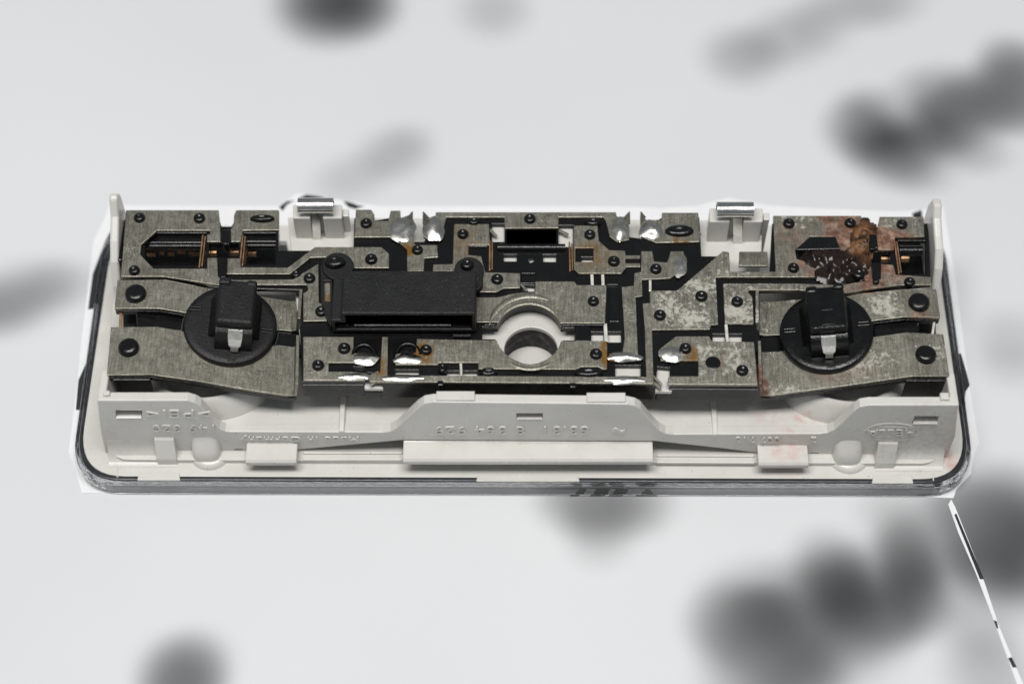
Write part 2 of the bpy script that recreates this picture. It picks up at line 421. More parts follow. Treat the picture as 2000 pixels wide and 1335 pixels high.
for q in ([(172, 604), (181, 535), (206, 470), (222, 440), (214, 520), (200, 600)], [(148, 800), (153, 742), (172, 700), (186, 640), (176, 740), (166, 800)],
          [(1877, 690), (1890, 735), (1894, 752), (1886, 764), (1882, 800), (1866, 800), (1862, 690)],
          [(585, 386), (598, 380), (626, 384), (640, 389), (606, 391), (596, 396)], [(670, 392), (684, 395), (700, 401), (712, 402), (694, 408), (680, 404)],
          [(545, 404), (560, 393), (575, 391), (560, 400), (552, 412)],
          [(1782, 416), (1800, 410), (1802, 430), (1784, 430)],
          [(1112, 968), (1136, 946), (1150, 946), (1130, 968)], [(1152, 968), (1168, 944), (1196, 944), (1180, 968)], [(1188, 968), (1208, 944), (1232, 944), (1216, 968)],
          [(1240, 968), (1266, 946), (1284, 968)], [(1778, 960), (1845, 957), (1838, 966), (1800, 968)]):
    slab('printed_mark', q, 0.19, 0.04, INK, sheet, (), 0)
# ================================================================ the lamp
lamp = bpy.data.objects.new('dome_lamp', None); COL.objects.link(lamp)
lamp.empty_display_size = 0.02
tag(lamp, 'opened ivory car dome lamp with tarnished metal contact plates and clear lens rim', 'dome lamp')
# ---- clear lens
ZR = 4.6
def outline(d, z):
    """lens outline in pixels at level z, grown outwards by d px"""
    pts = [(205 - d, 438 - d), (1841 + d, 442 - d), (1908 + d, 951 + d), (134 - d, 945 + d)]
    return rrect(pts, [70, 70, 95, 95], 10)
lens_o = [P(x, y, ZR) for x, y in outline(0, ZR)]
lens_i = [P(x, y, ZR) for x, y in outline(-8, ZR)]
lens = loops_solid('clear_lens', [lens_o, lens_i], (0, 0, -(ZR - 0.35)), LENS, lamp, 0.4, 4)
rim_shade = loops_solid('rim_shade_ring', [[P(x, y, 4.4) for x, y in outline(-8.6, ZR)], [P(x, y, 4.4) for x, y in outline(-15.5, ZR)]], (0, 0, -2.4), RIM_SHADE, lamp, 0.25, 3)  # added dark ring: gap shade between tray and lens put into colour
lens_low = slab('lens_face', outline(-9, ZR), 1.7, 1.2, LENS, lens, (), 0.2)
# ---- tray
ZF = 4.3
tray = slab('tray', outline(-16, ZF), ZF, 2.2, WHITE, lamp, (ell(1036, 690, 50, 44),), 0.5, 3)
slab('floor_step', rrect([(240, 440), (1800, 440), (1838, 905), (212, 897)], 40), 5.6, 1.5, WHITE, tray, (ell(1036, 690, 50, 44),), 0.5, 3)
for x0, x1, y0, y1 in ((268, 352, 921, 937), (930, 1132, 926, 939), (1703, 1784, 926, 943)):
    slab('edge_pad', [(x0 + 3, y0), (x1 - 3, y0), (x1, y1), (x0, y1)], 4.9, 0.8, WHITE, tray, (), 0.15)
for x0, x1, y0, dy in ((592, 786, 881, 0), (592, 786, 894, 0), (1282, 1474, 886, 3), (1282, 1474, 899, 3)):
    slab('floor_ridge', [(x0, y0), (x1, y0 + dy * .3), (x1, y0 + 4 + dy * .3), (x0, y0 + 4)], 6.1 if y0 < 890 else 5.95, .6, WHITE, tray, (), 0.18, 3)
for x0, y0, x1, y1 in ((224, 856, 228, 932), (1818, 872, 1822, 938)):
    slab('seam_ridge', [(x0, y0), (x0 + 2.5, y0), (x1 + 2.5, y1), (x1, y1)], ZF + .18, .4, WHITE, tray, (), 0.06)
# inner white floor, with a hole under the ring
ZI = 13.5
inner = slab('inner_floor', [(222, 520), (1822, 530), (1842, 842), (208, 836)], ZI, 1.5, WHITE, tray, (), 0.3)
ZD = 21.6
slab('raised_deck', [(562, 424), (1490, 430), (1476, 752), (594, 746)], ZD, 1.2, WHITE, tray, (ell(1037, 682, 52, 43, 40),), 0.25, 3)
c0 = P(1037, 682, ZD)
me = lathe_mesh('hole_collar', [(5.95, -8.05), (5.85, -1.25), (6.9, -1.25), (6.9, -8.05), (5.95, -8.05)], 48, 1.0, False)
o = link('hole_collar', me, DARKHOLE, tray); o.location = c0 * MM  # shade inside the tray hole is put into the wall's dark colour
# reflector bowls seen behind the low wall
def bowl(cx, cy, rx, ry, h, mirror=1):
    c = P(cx, cy, ZI); v, f = [], []
    n, rings = 48, 14
    for i in range(rings + 1):
        t = i / rings
        # dished rim: rises from the floor to a crest and falls inside
        r = 1 - 0.62 * t
        z = h * math.sin(min(1, t * 1.6) * math.pi / 2) - h * 0.6 * max(0, t - .62) / .38
        for k in range(n):
            a = 2 * math.pi * k / n
            v.append((c.x + rx * r * math.cos(a), c.y + ry * r * math.sin(a), ZI - 0.4 + z))
    for i in range(rings):
        for k in range(n): f.append((i * n + k, i * n + (k + 1) % n, (i + 1) * n + (k + 1) % n, (i + 1) * n + k))
    f.append(tuple(rings * n + k for k in range(n)))
    return link('reflector_bowl', mesh('reflector_bowl', v, f), WHITE, tray, smooth=True)
bowl(400, 762, 14.0, 8.0, 5.6); bowl(1655, 769, 14.0, 8.0, 5.6)
# ---- front wall
ZW = 26.0
A = P(190, 782, ZW); B = P(1872, 791, ZW)
U = (B - A); U.z = 0; U.normalize()
NW = Vector((U.y, -U.x, 0))        # towards the camera
def W(px, py, d=0.0): return onplane(px, py, A + NW * d, NW)
wall_px = ([(208, 893), (196, 840), (190, 783)] + [(192, 782), (366, 782), (380, 786), (392, 793), (402, 804), (421, 828), (429, 837), (440, 842), (455, 843), (748, 844), (762, 842), (776, 834), (788, 822), (816, 796), (828, 788), (845, 785)]
           + [(1225, 789), (1240, 792), (1252, 799), (1276, 828), (1288, 840), (1300, 846), (1316, 848), (1598, 847), (1616, 845), (1630, 838), (1668, 802), (1680, 794), (1698, 791), (1872, 791), (1866, 850), (1846, 902)]
           + [(1600, 900), (1580, 899), (1574, 880), (1478, 884), (1400, 874), (1278, 861), (787, 859), (690, 868), (581, 878), (480, 880), (478, 893)])
holes = [rect(226, 801, 277, 817), rect(1009, 807, 1060, 819), [(1787, 813), (1834, 813), (1830, 828), (1781, 828)], rect(458, 877, 474, 885), rect(1583, 884, 1598, 893)]
wall = loops_solid('front_wall', [[W(x, y) for x, y in wall_px]] + [[W(x, y) for x, y in h] for h in holes], -NW * 2.1, WHITE, lamp, 0.22, 3)
for x0, x1, yy in ((852, 927, 785), (1146, 1222, 788)):          # raised pads on the wall top
    a, b = W(x0, yy), W(x1, yy)
    boxmm('top_pad', (a.x, a.y + .25, a.z - 1), (b.x, a.y + 2.35, a.z + .55), WHITE, wall, 0.12)
a = W(207, 782); boxmm('corner_nub', (a.x - .6, a.y + .9, a.z - .6), (a.x + .7, a.y + 2.0, a.z + .8), WHITE, wall, 0.2)
a = W(1846, 791); boxmm('corner_nub', (a.x - .9, a.y + 1.0, a.z - .6), (a.x + .9, a.y + 2.6, a.z + .8), WHITE, wall, 0.2)
# side returns of the wall
def side_return(xpx, ypx, sgn, length):
    a = W(xpx, ypx)
    v = [(a.x, a.y, a.z), (a.x, a.y + length, a.z), (a.x, a.y + length + 2.5, 5), (a.x, a.y, 4.2)]
    t = Vector((sgn * 1.7, 0, 0))
    vv = [Vector(p) for p in v]
    pts = vv + [p + t for p in vv]
    # lean: the foot of the wall draws in a little
    for i in (2, 3, 6, 7): pts[i] = pts[i] + Vector((sgn * 0.2, 0, 0))
    f = [(0, 1, 2, 3), (4, 5, 6, 7), (0, 1, 5, 4), (1, 2, 6, 5), (2, 3, 7, 6), (3, 0, 4, 7)]
    return link('side_wall', mesh('side_wall', pts, f), WHITE, lamp, 0.4, 3)
side_return(189, 782, 1, 7.6); side_return(1874, 791, -1, 7.8)
# snap tabs
def tab(x0, x1, ytop, name='snap_tab', reach=4.0):
    a, b = W(x0, ytop), W(x1, ytop)
    y = (a.y + b.y) / 2; z = a.z
    prof = [(y + .8, z + .3), (y - .1, z + .05), (y - reach * .5, z - .05), (y - reach, z - .15), (y - reach - .5, z - .6), (y - reach - .5, z - 1.9), (y - reach + .5, z - 2.0), (y - reach + .7, z - 1.3), (y + .8, z - 1.2)]
    return profile_x(name, prof, a.x, b.x, WHITE, wall, 0.22, 3)
tab(482, 581, 864); tab(1479, 1577, 869); tab(788, 1275, 861, 'center_lip', 4.0)
# bosses and posts at the foot of the wall
for bx, by in ((405, 880), (1652, 890)):
    a = W(bx, by)
    v, f, nb = [], [], 32
    st_ = [(z_, .5 + max(0, z_ - 7.0) * .62, 3.25 + .9 * max(0, (5.6 - z_) / 1.6) ** 2) for z_ in (4.0, 4.4, 4.9, 5.5, 6.2, 8, 10, 12, 13.8)]
    for z_, dy_, r_ in st_:
        for k in range(nb):
            t_ = 2 * math.pi * k / nb
            cx_, sx_ = math.cos(t_), math.sin(t_)
            rr = r_ / (abs(cx_) ** 3.2 + abs(sx_) ** 3.2) ** (1 / 3.2)
            v.append((a.x + rr * cx_ * .95, a.y + dy_ + rr * sx_, z_))
    for q in range(len(st_) - 1):
        for k in range(nb): f.append((q * nb + k, q * nb + (k + 1) % nb, (q + 1) * nb + (k + 1) % nb, (q + 1) * nb + k))
    f.append(tuple((len(st_) - 1) * nb + k for k in range(nb)))
    link('boss', mesh('boss', v, f), WHITE, wall, smooth=True)
    me = lathe_mesh('boss_foot', [(4.5, 4.0), (4.3, 4.7), (3.9, 5.2), (3.3, 5.5), (.2, 5.6)], 32)
    o = link('boss_foot', me, WHITE, wall); o.location = Vector((a.x + .5, a.y + 0.2, 0)) * MM
for bx, by in ((332, 890), (1722, 898)):
    a = W(bx, by)
    v0 = 2.1
    profile_x('buttress', [(a.y + .5, 4.0), (a.y + .5, 11.6), (a.y - .6, 11.0), (a.y - 2.6, 6.2), (a.y - 2.9, 4.0)], a.x - v0, a.x + v0, WHITE, wall, 0.2)
for bx, by in ((280, 870), (1780, 880)):     # fillet at the wall foot
    a = W(bx, by)
    profile_x('wall_fillet', [(a.y + .5, 3.9), (a.y + .5, 10.5)] + [(a.y - 3.4 * (1 - math.cos(t_)) - .02, 9.6 - 5.2 * math.sin(t_)) for t_ in [math.radians(9 * k) for k in range(11)]] + [(a.y - 3.5, 3.9)], a.x - 7.6, a.x + 7.0, WHITE, wall, 0.0)
for x0_, x1_, yt_, yb_ in ((227, 276, 804, 816.5), (1010, 1059, 810, 818.5), (1784, 1831, 816, 827.5)):
    a, b, c_, d_ = W(x0_, yb_, .3), W(x1_, yb_, .3), W(x1_, yt_, -1.0), W(x0_, yt_, -1.0)
    lo_ = [p - NW * 1.2 for p in (a, b)]
    link('slot_light_wedge', mesh('slot_light_wedge', [a, b, c_, d_] + lo_, [(0, 1, 2, 3), (0, 1, 5, 4), (2, 3, 4, 5), (1, 2, 5), (0, 3, 4)]), WHITE, wall)  # added wedge, tilted upwards so the slot catches the lamp and looks bright
# ribs between wall and carrier
for rx, ry in ((667, 842), (1397, 848)):
    a = W(rx, ry)
    profile_x('rib', [(a.y - .12, a.z + .15), (a.y + 2.5, a.z + .6), (a.y + 9.5, a.z + 1.2), (a.y + 9.5, a.z - 5), (a.y - .12, a.z - 2)], a.x - .55, a.x + .55, WHITE, wall, 0.2)
# lettering (upside down on the wall, as moulded)
def lettering(name, txt, px_l, px_r, py_t, py_b, parent, raise_=0.34, slack=1.0):
    cu = bpy.data.curves.new(name, 'FONT'); cu.body = txt; cu.size = 1.0; cu.extrude = 0.0
    cu.align_x = 'LEFT'; cu.space_character = 1.12
    tmp = bpy.data.objects.new('tmp', cu); COL.objects.link(tmp)
    bpy.context.view_layer.update()
    me0 = bpy.data.meshes.new_from_object(tmp.evaluated_get(bpy.context.evaluated_depsgraph_get()))
    xs = [v.co.x for v in me0.vertices]; ys = [v.co.y for v in me0.vertices]
    x0, x1, y0, y1 = min(xs), max(xs), min(ys), max(ys)
    pr = W(px_r, py_b); pl = W(px_l, py_b); top = W(px_r, py_t)
    for v in me0.vertices:
        s = (v.co.x - x0) / (x1 - x0); t = (v.co.y - y0) / (y1 - y0)
        q = pr + (pl - pr) * s + (top - pr) * (1 - t)     # first letter at the right, feet up
        v.co = (q + NW * 0.002) * MM
    bm = bmesh.new(); bm.from_mesh(me0)
    r = bmesh.ops.extrude_face_region(bm, geom=bm.faces[:])
    bmesh.ops.translate(bm, vec=NW * raise_ * MM, verts=[g for g in r['geom'] if isinstance(g, bmesh.types.BMVert)])
    bmesh.ops.recalc_face_normals(bm, faces=bm.faces)
    bm.to_mesh(me0); bm.free()
    bpy.data.objects.remove(tmp); bpy.data.curves.remove(cu)
    me0.materials.clear()
    return link(name, me0, WHITE, parent)
lettering('material_mark', '>PEI<', 287, 410, 799, 813, wall)
lettering('number_mark', '149 320', 298, 418, 828, 841, wall)
lettering('origin_mark', 'Made in Germany', 470, 700, 849, 859, wall, 0.3)
lettering('part_number', '63.31  8 364 929', 850, 1150, 831, 846, wall)
lettering('number_mark', '2       007 713', 1437, 1594, 852, 862, wall, 0.3)
lettering('arrow_mark', '~', 1195, 1222, 834, 845, wall)
# oval emblem
def band(name, pts, w, parent, closed):
    """raised line on the wall through wall pixels"""
    q = [W(x, y, 0.03) for x, y in pts]
    if closed: q = q + [q[0], q[1]]
    return tube(name, q, w, WHITE, parent, 6)
EX, EY, ERX, ERY = 1742, 843, 52, 17
emb = band('emblem_ring', ell(EX, EY, ERX, ERY, 40), 0.13, wall, True)
band('emblem_line', [(EX - 48, EY + 8.5), (EX + 38, EY + 10)], 0.13, wall, False)
band('emblem_line', [(EX - 32, EY - 11), (EX + 46, EY - 8.5)], 0.13, wall, False)
lettering('emblem_letters', 'HELLA', EX - 47, EX + 44, EY - 6, EY + 5.5, wall, 0.34)
# ---- tall side leaves at the back
def side_leaf(xpx, sgn, yf_px, yb_px, prof):
    a = P(xpx, yf_px, 20); b = P(xpx, yb_px, 26)
    pts = [Vector((a.x, a.y + (b.y - a.y) * s, z)) for s, z in prof]
    return loops_solid('side_leaf', [pts], Vector((sgn * 1.9, 0, 0)), WHITE, lamp, 0.6, 3)
side_leaf(219, 1, 560, 430, [(-.25, 5), (0, 20), (.22, 25), (.5, 27.5), (.85, 30.0), (1.02, 33.2), (1.12, 33.5), (1.25, 31), (1.3, 5)])
side_leaf(1836, -1, 575, 440, [(-.3, 5), (0, 20), (.2, 25.5), (.42, 28.5), (.62, 29.2), (.9, 30.5), (1.05, 32.4), (1.2, 32), (1.3, 28), (1.3, 5)])
# back wall, low, white
slab('back_wall', [(240, 470), (560, 470), (560, 478), (240, 478)], 15, 8, WHITE, lamp, (), 0.2)
slab('back_wall', [(690, 470), (1390, 474), (1390, 482), (690, 478)], 15, 8, WHITE, lamp, (), 0.2)
# ---- clip posts at the back
def clip_post(x0, x1, s0, s1, yf, m0, m1, ym0, ym1, sy1):
    z = 29.0
    root = slab('clip_post', [(x0, yf - 27), (x1, yf - 27), (x1, yf), (s1, yf), (s1, yf - 12), (s0, yf - 12), (s0, yf), (x0, yf)], z, 21, WHITE, lamp, (), 0.3, 3)
    slab('guide_rib', [(x1 + 1, yf - 18), (x1 + 13, yf - 18), (x1 + 13, yf - 4), (x1 + 1, yf - 4)], z - 1.5, 19, WHITE, root, (), 0.2)
    slab('post_foot', [(s0 + .5, yf - 10), (s1 - .5, yf - 10), (s1 - .5, yf + 6), (s0 + .5, yf + 6)], z - 9, 8, WHITE, root, (), 0.2)
    # sprung metal T: rolled head, stem down in the slot
    zc = 31.2
    ca = P((m0 + m1) / 2, (ym0 + ym1) / 2, zc)
    xa = P(m0, ym0, zc).x; xb = P(m1, ym0, zc).x
    arc = [(ca.y + 1.75 * math.cos(t), zc + 1.55 * math.sin(t)) for t in [math.radians(d) for d in range(-50, 231, 20)]]
    inner = [(ca.y + 1.35 * math.cos(t), zc + 1.15 * math.sin(t)) for t in [math.radians(d) for d in range(230, -51, -20)]]
    clip = profile_x('spring_clip', arc + inner, xa, xb, CHROME, root, 0.0)
    for p in clip.data.polygons: p.use_smooth = len(p.vertices) == 4
    clip.data.set_sharp_from_angle(angle=math.radians(50))
    yb = ca.y - 1.5
    stem = [P(s0 + 4, yf - 14, z + .6), P(s1 - 4, yf - 14, z + .6), P(s1 - 3, sy1, z - 8), P(s0 + 6, sy1, z - 8)]
    for k in (0, 1): stem[k].y = yb; stem[k].z = zc - 1.0
    for k in (2, 3): stem[k].y = yb - .5
    me = mesh('clip_stem', stem, [(0, 1, 2, 3)])
    st = link('clip_stem', me, CHROME, root, solid=0.4)
    return root
clip_post(572, 668, 606, 630, 426, 583, 652, 392, 410, 465)
clip_post(1386, 1490, 1426, 1452, 433, 1399, 1470, 398, 420, 470)
# ================================================================ black carrier
ZP = 26.0; TP = 0.7; ZC = ZP - TP - 0.05
car_px = [(243, 428), (428, 428), (433, 442), (452, 442), (460, 428), (543, 428), (545, 489), (600, 489), (690, 489), (692, 425), (733, 430), (762, 425), (800, 440), (808, 472), (828, 472), (845, 440), (852, 421),
          (1205, 421), (1213, 460), (1255, 466), (1268, 440), (1293, 424), (1366, 424), (1370, 500), (1400, 500), (1428, 532), (1503, 534), (1508, 436), (1680, 436), (1692, 452), (1716, 452), (1722, 436), (1813, 436), (1818, 556), (1700, 566),
          (1478, 568), (1476, 640), (1484, 648), (1483, 680), (1476, 690), (1482, 753), (1308, 753), (1308, 718), (1284, 716), (1281, 752), (744, 748), (741, 729), (718, 727), (713, 745), (589, 745), (588, 690), (585, 640), (589, 628), (589, 566), (430, 562), (372, 551), (320, 541), (238, 541)]
ring = ell(1034, 648, 76, 62, 40)
def arcpts(a0, a1, n=16): return ell(1034, 652, 67, 60, n, a0, a1)
ring_hole = arcpts(-158, -22, 16) + [(1099, 640), (1122, 640), (1122, 664), (1099, 664)] + arcpts(14, 166, 16) + [(968, 662), (942, 662), (942, 638), (969, 638)]
car_holes = [ring_hole,
             rect(283, 455, 402, 518), rect(408, 474, 466, 502), rect(474, 455, 538, 516),
             rect(961, 437, 985, 472), rect(1091, 440, 1119, 482),
             rect(984, 497, 1009, 510), [(1031, 508), (1035, 503), (1042, 502), (1043, 510), (1036, 513)], rect(1061, 497, 1086, 511), rect(1136, 502, 1158, 512),
             rect(1155, 648, 1179, 667), rect(1187, 648, 1213, 668), rect(1392, 652, 1416, 667), rect(1423, 652, 1449, 667),
             [(690, 716), (712, 716), (712, 722), (690, 722)],
             rect(772, 722, 818, 731), rect(873, 724, 898, 733), rect(904, 724, 932, 733),
             rect(1202, 713, 1251, 734),
             [(1019, 556), (1044, 557), (1044, 569), (1022, 569)], rect(1187, 556, 1206, 562), rect(1560, 470, 1640, 520), rect(1690, 492, 1738, 512), rect(1755, 470, 1808, 535)]
carrier = slab('carrier_frame', car_px, ZC, 1.1, BLACK, lamp, car_holes, 0.12)
for r_ in (rect(955, 430, 990, 476), rect(1086, 434, 1124, 486), rect(980, 492, 1090, 520), rect(1128, 494, 1166, 520), rect(1148, 642, 1220, 675), rect(1386, 646, 1456, 674),
           rect(684, 712, 716, 730), rect(766, 716, 824, 738), rect(868, 718, 938, 740), rect(1196, 706, 1258, 742), rect(1014, 550, 1050, 576), rect(1183, 550, 1212, 570), rect(712, 722, 748, 758), rect(1280, 712, 1312, 764)):
    slab('white_pad', r_, ZC - 1.4, 1.0, WHITE, tray, (), 0.1)
# lower deck: dark floors below the lamp slots
for r_ in (rect(268, 450, 545, 528), rect(880, 470, 962, 520), rect(1540, 460, 1815, 540), rect(600, 480, 700, 520)):
    slab('lower_deck', r_, 17.0, 1.5, BLACK, carrier, (), 0.1)
slab('lower_deck', rect(985, 512, 1112, 546), 18.9, 1.0, BLACK, carrier, (), 0.1)
# bars (glossy axles) across the slots
def axle(x0, x1, y, z, r=1.15):
    a, b = P(x0, y, z), P(x1, y, z)
    return tube('axle_bar', [a, b], r, BLACK, carrier, 14)
axle(276, 398, 481, 22.8, .75); axle(406, 470, 479, 23.5, .7); axle(478, 540, 480, 22.8, .75)
axle(972, 1104, 484, 25.6, 0.9); axle(917, 952, 482, 25.0, 0.8); axle(1126, 1158, 484, 25.0, 0.8)
axle(1552, 1660, 488, 23.5, 1.2); axle(1678, 1744, 486, 24.4, 1.0); axle(1755, 1800, 490, 22.5, 1.2)
# hood over each slot
def hood(px, z, zb=None):
    return slab('slot_hood', px, z, 3.0, BLACK, carrier, (), 0.2)
slab('slot_hood', [(279, 474), (309, 452), (404, 452), (404, 474)], 24.2, 2.2, BLACK, carrier, (), 0.2)
slab('slot_hood', [(478, 452), (540, 452), (540, 472), (478, 472)], 24.2, 2.2, BLACK, carrier, (), 0.2)
slab('slot_hood', rect(987, 447, 1089, 482), 25.25, 2.2, BLACK, carrier, (), 0.2)
slab('slot_hood', [(1553, 488), (1582, 462), (1632, 462), (1642, 486)], 26.3, 2.2, BLACK, carrier, (), 0.2)
slab('deck_tongue', rect(1018, 527, 1046, 534), 25.8, 1.0, BLACK, carrier, (), 0.12)
slab('deck_tongue', rect(1018, 536, 1046, 553), 25.7, 1.0, BLACK, carrier, (), 0.12)
# collar of the centre ring
def ringwall(name, cx, cy, rx, ry, th, z1, z0, mat, parent, a0, a1):
    o_ = [P(x, y, z1) for x, y in ell(cx, cy, rx + th, ry + th * .84, 24, a0, a1)]
    i_ = [P(x, y, z1) for x, y in ell(cx, cy, rx, ry, 24, a0, a1)]
    return loops_solid(name, [o_ + i_[::-1]], (0, 0, z0 - z1), mat, parent, 0.1)
ringwall('ring_collar', 1034, 652, 66, 59, 9, ZC - .3, 21.7, BLACK, carrier, -160, -20)
for cx_, cy_, r_ in ((711, 694, 22), (797, 694, 24)):
    tube('coil_arch', [P(x, y, ZP - .4) for x, y in ell(cx_, cy_, r_, r_ * .95, 14, 180, 360)], .5, BLACK, carrier, 10)
slab('moulded_bar', rect(1124, 634, 1152, 666), ZC + .35, .5, BLACK, carrier, (), 0.15)
slab('moulded_bar', rect(1190, 566, 1210, 628), ZC + .3, .5, BLACK, carrier, (), 0.15)
# front face details: the skirt in three runs with notches between
for q in ([(590, 741), (712, 741), (712, 745.5), (590, 745.5)], [(745, 743), (1280, 747.5), (1280, 752.5), (745, 748.5)], [(1309, 748), (1481, 748), (1481, 753.5), (1309, 753.5)]):
    slab('front_skirt', q, ZC - .02, 5.6, BLACK, carrier, (), 0.12)
slab('notch_sill', rect(713, 759, 744, 765), 22.3, 2.6, BLACK, carrier, (), 0.2)
slab('notch_sill', rect(1281, 764, 1308, 770), 22.3, 2.6, BLACK, carrier, (), 0.2)
slab('side_skirt', [(226, 432), (243, 430), (238, 508), (229, 508)], ZC, 6, BLACK, carrier, (), 0.3)
slab('front_ledge', [(590, 748), (712, 748), (712, 752), (590, 752)], ZC - 1.0, 4.6, BLACK, carrier, (), 0.2)
slab('front_ledge', [(1306, 756), (1482, 757), (1482, 761), (1306, 760)], ZC - 1.0, 4.6, BLACK, carrier, (), 0.2)
slab('front_lug', rect(854, 742, 866, 752), ZC + .85, 5.5, BLACK, carrier, (), 0.25)
slab('front_lug', rect(1112, 746, 1125, 756), ZC + .85, 5.5, BLACK, carrier, (), 0.25)
slab('steel_insert', rect(1001, 768, 1067, 774), 20.4, 1.2, GREYST, carrier, (), 0.1)
# rivets: melted plastic pegs
peg_me = lathe_mesh('rivet', [(1.28, -.2), (1.28, .35), (1.22, .62), (1.0, .86), (.65, .97), (.45, .95), (.28, .82), (.05, .80)], 22)
peg_me.materials.append(BLACK)
bigpeg_me = lathe_mesh('rivet', [(2.25, -.3), (2.28, .9), (2.2, 1.25), (1.85, 1.55), (1.2, 1.72), (.5, 1.68), (.05, 1.66)], 30)
bigpeg_me.materials.append(BLACK)
def peg(px, py, z=ZP, me=peg_me, s=1.0, sx=1.0, sy=1.0):
    o = bpy.data.objects.new('rivet', me); COL.objects.link(o); o.parent = carrier
    c = P(px, py, z + .5); o.location = Vector((c.x, c.y, z)) * MM
    k = s * random.uniform(.94, 1.05)
    o.scale = (k * sx, k * sy, s); o.rotation_euler = (random.uniform(-.06, .06), random.uniform(-.06, .06), random.uniform(0, 6) if sx == 1 else 0)
    return o
for x, y in ((272, 424), (389, 425), (262, 527), (604, 542), (715, 435), (725, 505), (815, 487), (904, 456), (1035, 426), (971, 544), (627, 607),
             (1152, 457), (1199, 509), (1281, 524), (1159, 587), (1370, 577), (1289, 614), (1440, 588), (1541, 435), (1661, 434), (1762, 437), (1550, 522), (1777, 550),
             (672, 679), (621, 712), (832, 682), (1164, 690), (1339, 679), (1450, 722), (1677, 534)):
    peg(x, y)
for x, y in ((265, 575), (252, 680), (1795, 592), (1808, 694)): peg(x, y, ZP, bigpeg_me)
peg(512, 426, ZP, peg_me, 1, 2.1, .75); peg(1327, 450, ZP, peg_me, 1, 2.5, 1.15); peg(954, 726, ZP - .4, peg_me, 1, 1.4, .8); peg(1150, 727, ZP - .4, peg_me, 1, 2.3, .9)
peg(864, 718, ZP - .3, peg_me, 1, .7, 1.1); peg(925, 432, ZP - .4, peg_me, 1, 1.2, .9); peg(1158, 433, ZP - .4, peg_me, 1, 1.4, .9)
peg(578, 534, ZP - .3, peg_me, .8)
disc = lathe_mesh('flat_stud', [(1.55, -.2), (1.55, .06), (1.4, .12), (.05, .12)], 24); disc.materials.append(BLACK)
peg(1393, 706, ZP, disc)
for r_ in ([(430, 448), (450, 446), (448, 478), (434, 478)], [(426, 505), (444, 503), (442, 543), (428, 543)], [(1695, 456), (1713, 456), (1711, 488), (1699, 488)], [(1703, 512), (1720, 512), (1718, 552), (1706, 552)]):
    slab('divider_post', r_, ZP + .9, 3, BLACK, carrier, (), 0.45, 3)
# ================================================================ contact plates
def plate(px, mat=METAL, holes=(), z=ZP):
    return slab('contact_plate', px, z, TP, mat, lamp, holes, 0.13, 2)
pl_ab = plate([(246, 410), (427, 410), (430, 440), (431, 472), (404, 472), (404, 458), (410, 457), (410, 450), (307, 450), (276, 477), (274, 497), (300, 524), (404, 524), (405, 503), (424, 503), (426, 540), (457, 546), (572, 545), (622, 514),
               (623, 590), (643, 600), (643, 626), (592, 627), (592, 572), (600, 568), (602, 562), (598, 556), (500, 556), (430, 557), (372, 548), (320, 540), (236, 540)])
pl_c1 = plate([(461, 410), (545, 410), (545, 449), (475, 450), (472, 458), (470, 472), (451, 472), (450, 448), (456, 437), (457, 420)], METAL)
pl_c2 = plate([(444, 504), (470, 504), (470, 521), (562, 522), (615, 482), (745, 482), (760, 495), (760, 523), (641, 523), (636, 502), (606, 503), (566, 535), (443, 535)])
pl_j = plate([(695, 409), (725, 409), (731, 418), (732, 431), (758, 431), (763, 411), (782, 411), (783, 425), (806, 417), (807, 470), (812, 478), (854, 478), (856, 502), (829, 504), (828, 530), (795, 530), (795, 487), (768, 463), (692, 463)])
pl_k = plate([(851, 414), (1203, 414), (1206, 430), (1228, 421), (1229, 468), (1205, 472), (1191, 462), (1183, 430), (1178, 424), (1091, 424), (1091, 445), (986, 446), (985, 424), (872, 424), (868, 440), (866, 462), (845, 468), (827, 463), (826, 419), (850, 428)])
pl_l = plate([(887, 437), (955, 437), (957, 478), (915, 478), (915, 497), (940, 500), (948, 531), (1016, 533), (1016, 562), (983, 563), (970, 570), (905, 570), (885, 530), (845, 530), (846, 516), (884, 515)])
pl_n = plate([(1121, 440), (1167, 440), (1170, 470), (1190, 488), (1221, 489), (1222, 498), (1251, 498), (1251, 505), (1222, 505), (1222, 514), (1251, 514), (1251, 521), (1224, 521), (1214, 534), (1130, 534), (1121, 525), (1120, 495)], METAL, (rect(1124, 484, 1159, 511),))
pl_o = plate([(1252, 490), (1274, 490), (1278, 510), (1303, 512), (1310, 490), (1335, 490), (1342, 518), (1310, 543), (1282, 545), (1254, 546), (1255, 578), (1242, 580), (1245, 660), (1247, 702), (1190, 704), (1190, 690), (1215, 689), (1220, 660), (1214, 560), (1238, 557), (1239, 533), (1252, 530)])
pl_r = plate([(1269, 567), (1322, 567), (1412, 490), (1424, 492), (1426, 530), (1515, 530), (1510, 421), (1682, 421), (1690, 450), (1692, 466), (1677, 474), (1678, 488), (1642, 490), (1632, 462), (1582, 462), (1553, 488), (1556, 505), (1590, 515), (1592, 541),
              (1398, 541), (1403, 633), (1388, 635), (1387, 643), (1274, 644), (1277, 749), (722, 745), (718, 738), (726, 728), (742, 727), (746, 657), (758, 657), (757, 732), (1262, 735), (1259, 640), (1255, 592), (1269, 591)], CORR)
pl_f = plate([(1412, 553), (1555, 553), (1640, 556), (1668, 552), (1690, 548), (1680, 520), (1702, 520), (1704, 545), (1720, 545), (1721, 515), (1745, 517), (1750, 536), (1818, 540), (1820, 556), (1757, 557), (1700, 564), (1655, 571), (1600, 571), (1560, 566), (1465, 566), (1461, 569), (1470, 580), (1472, 632), (1416, 632)], CORR)
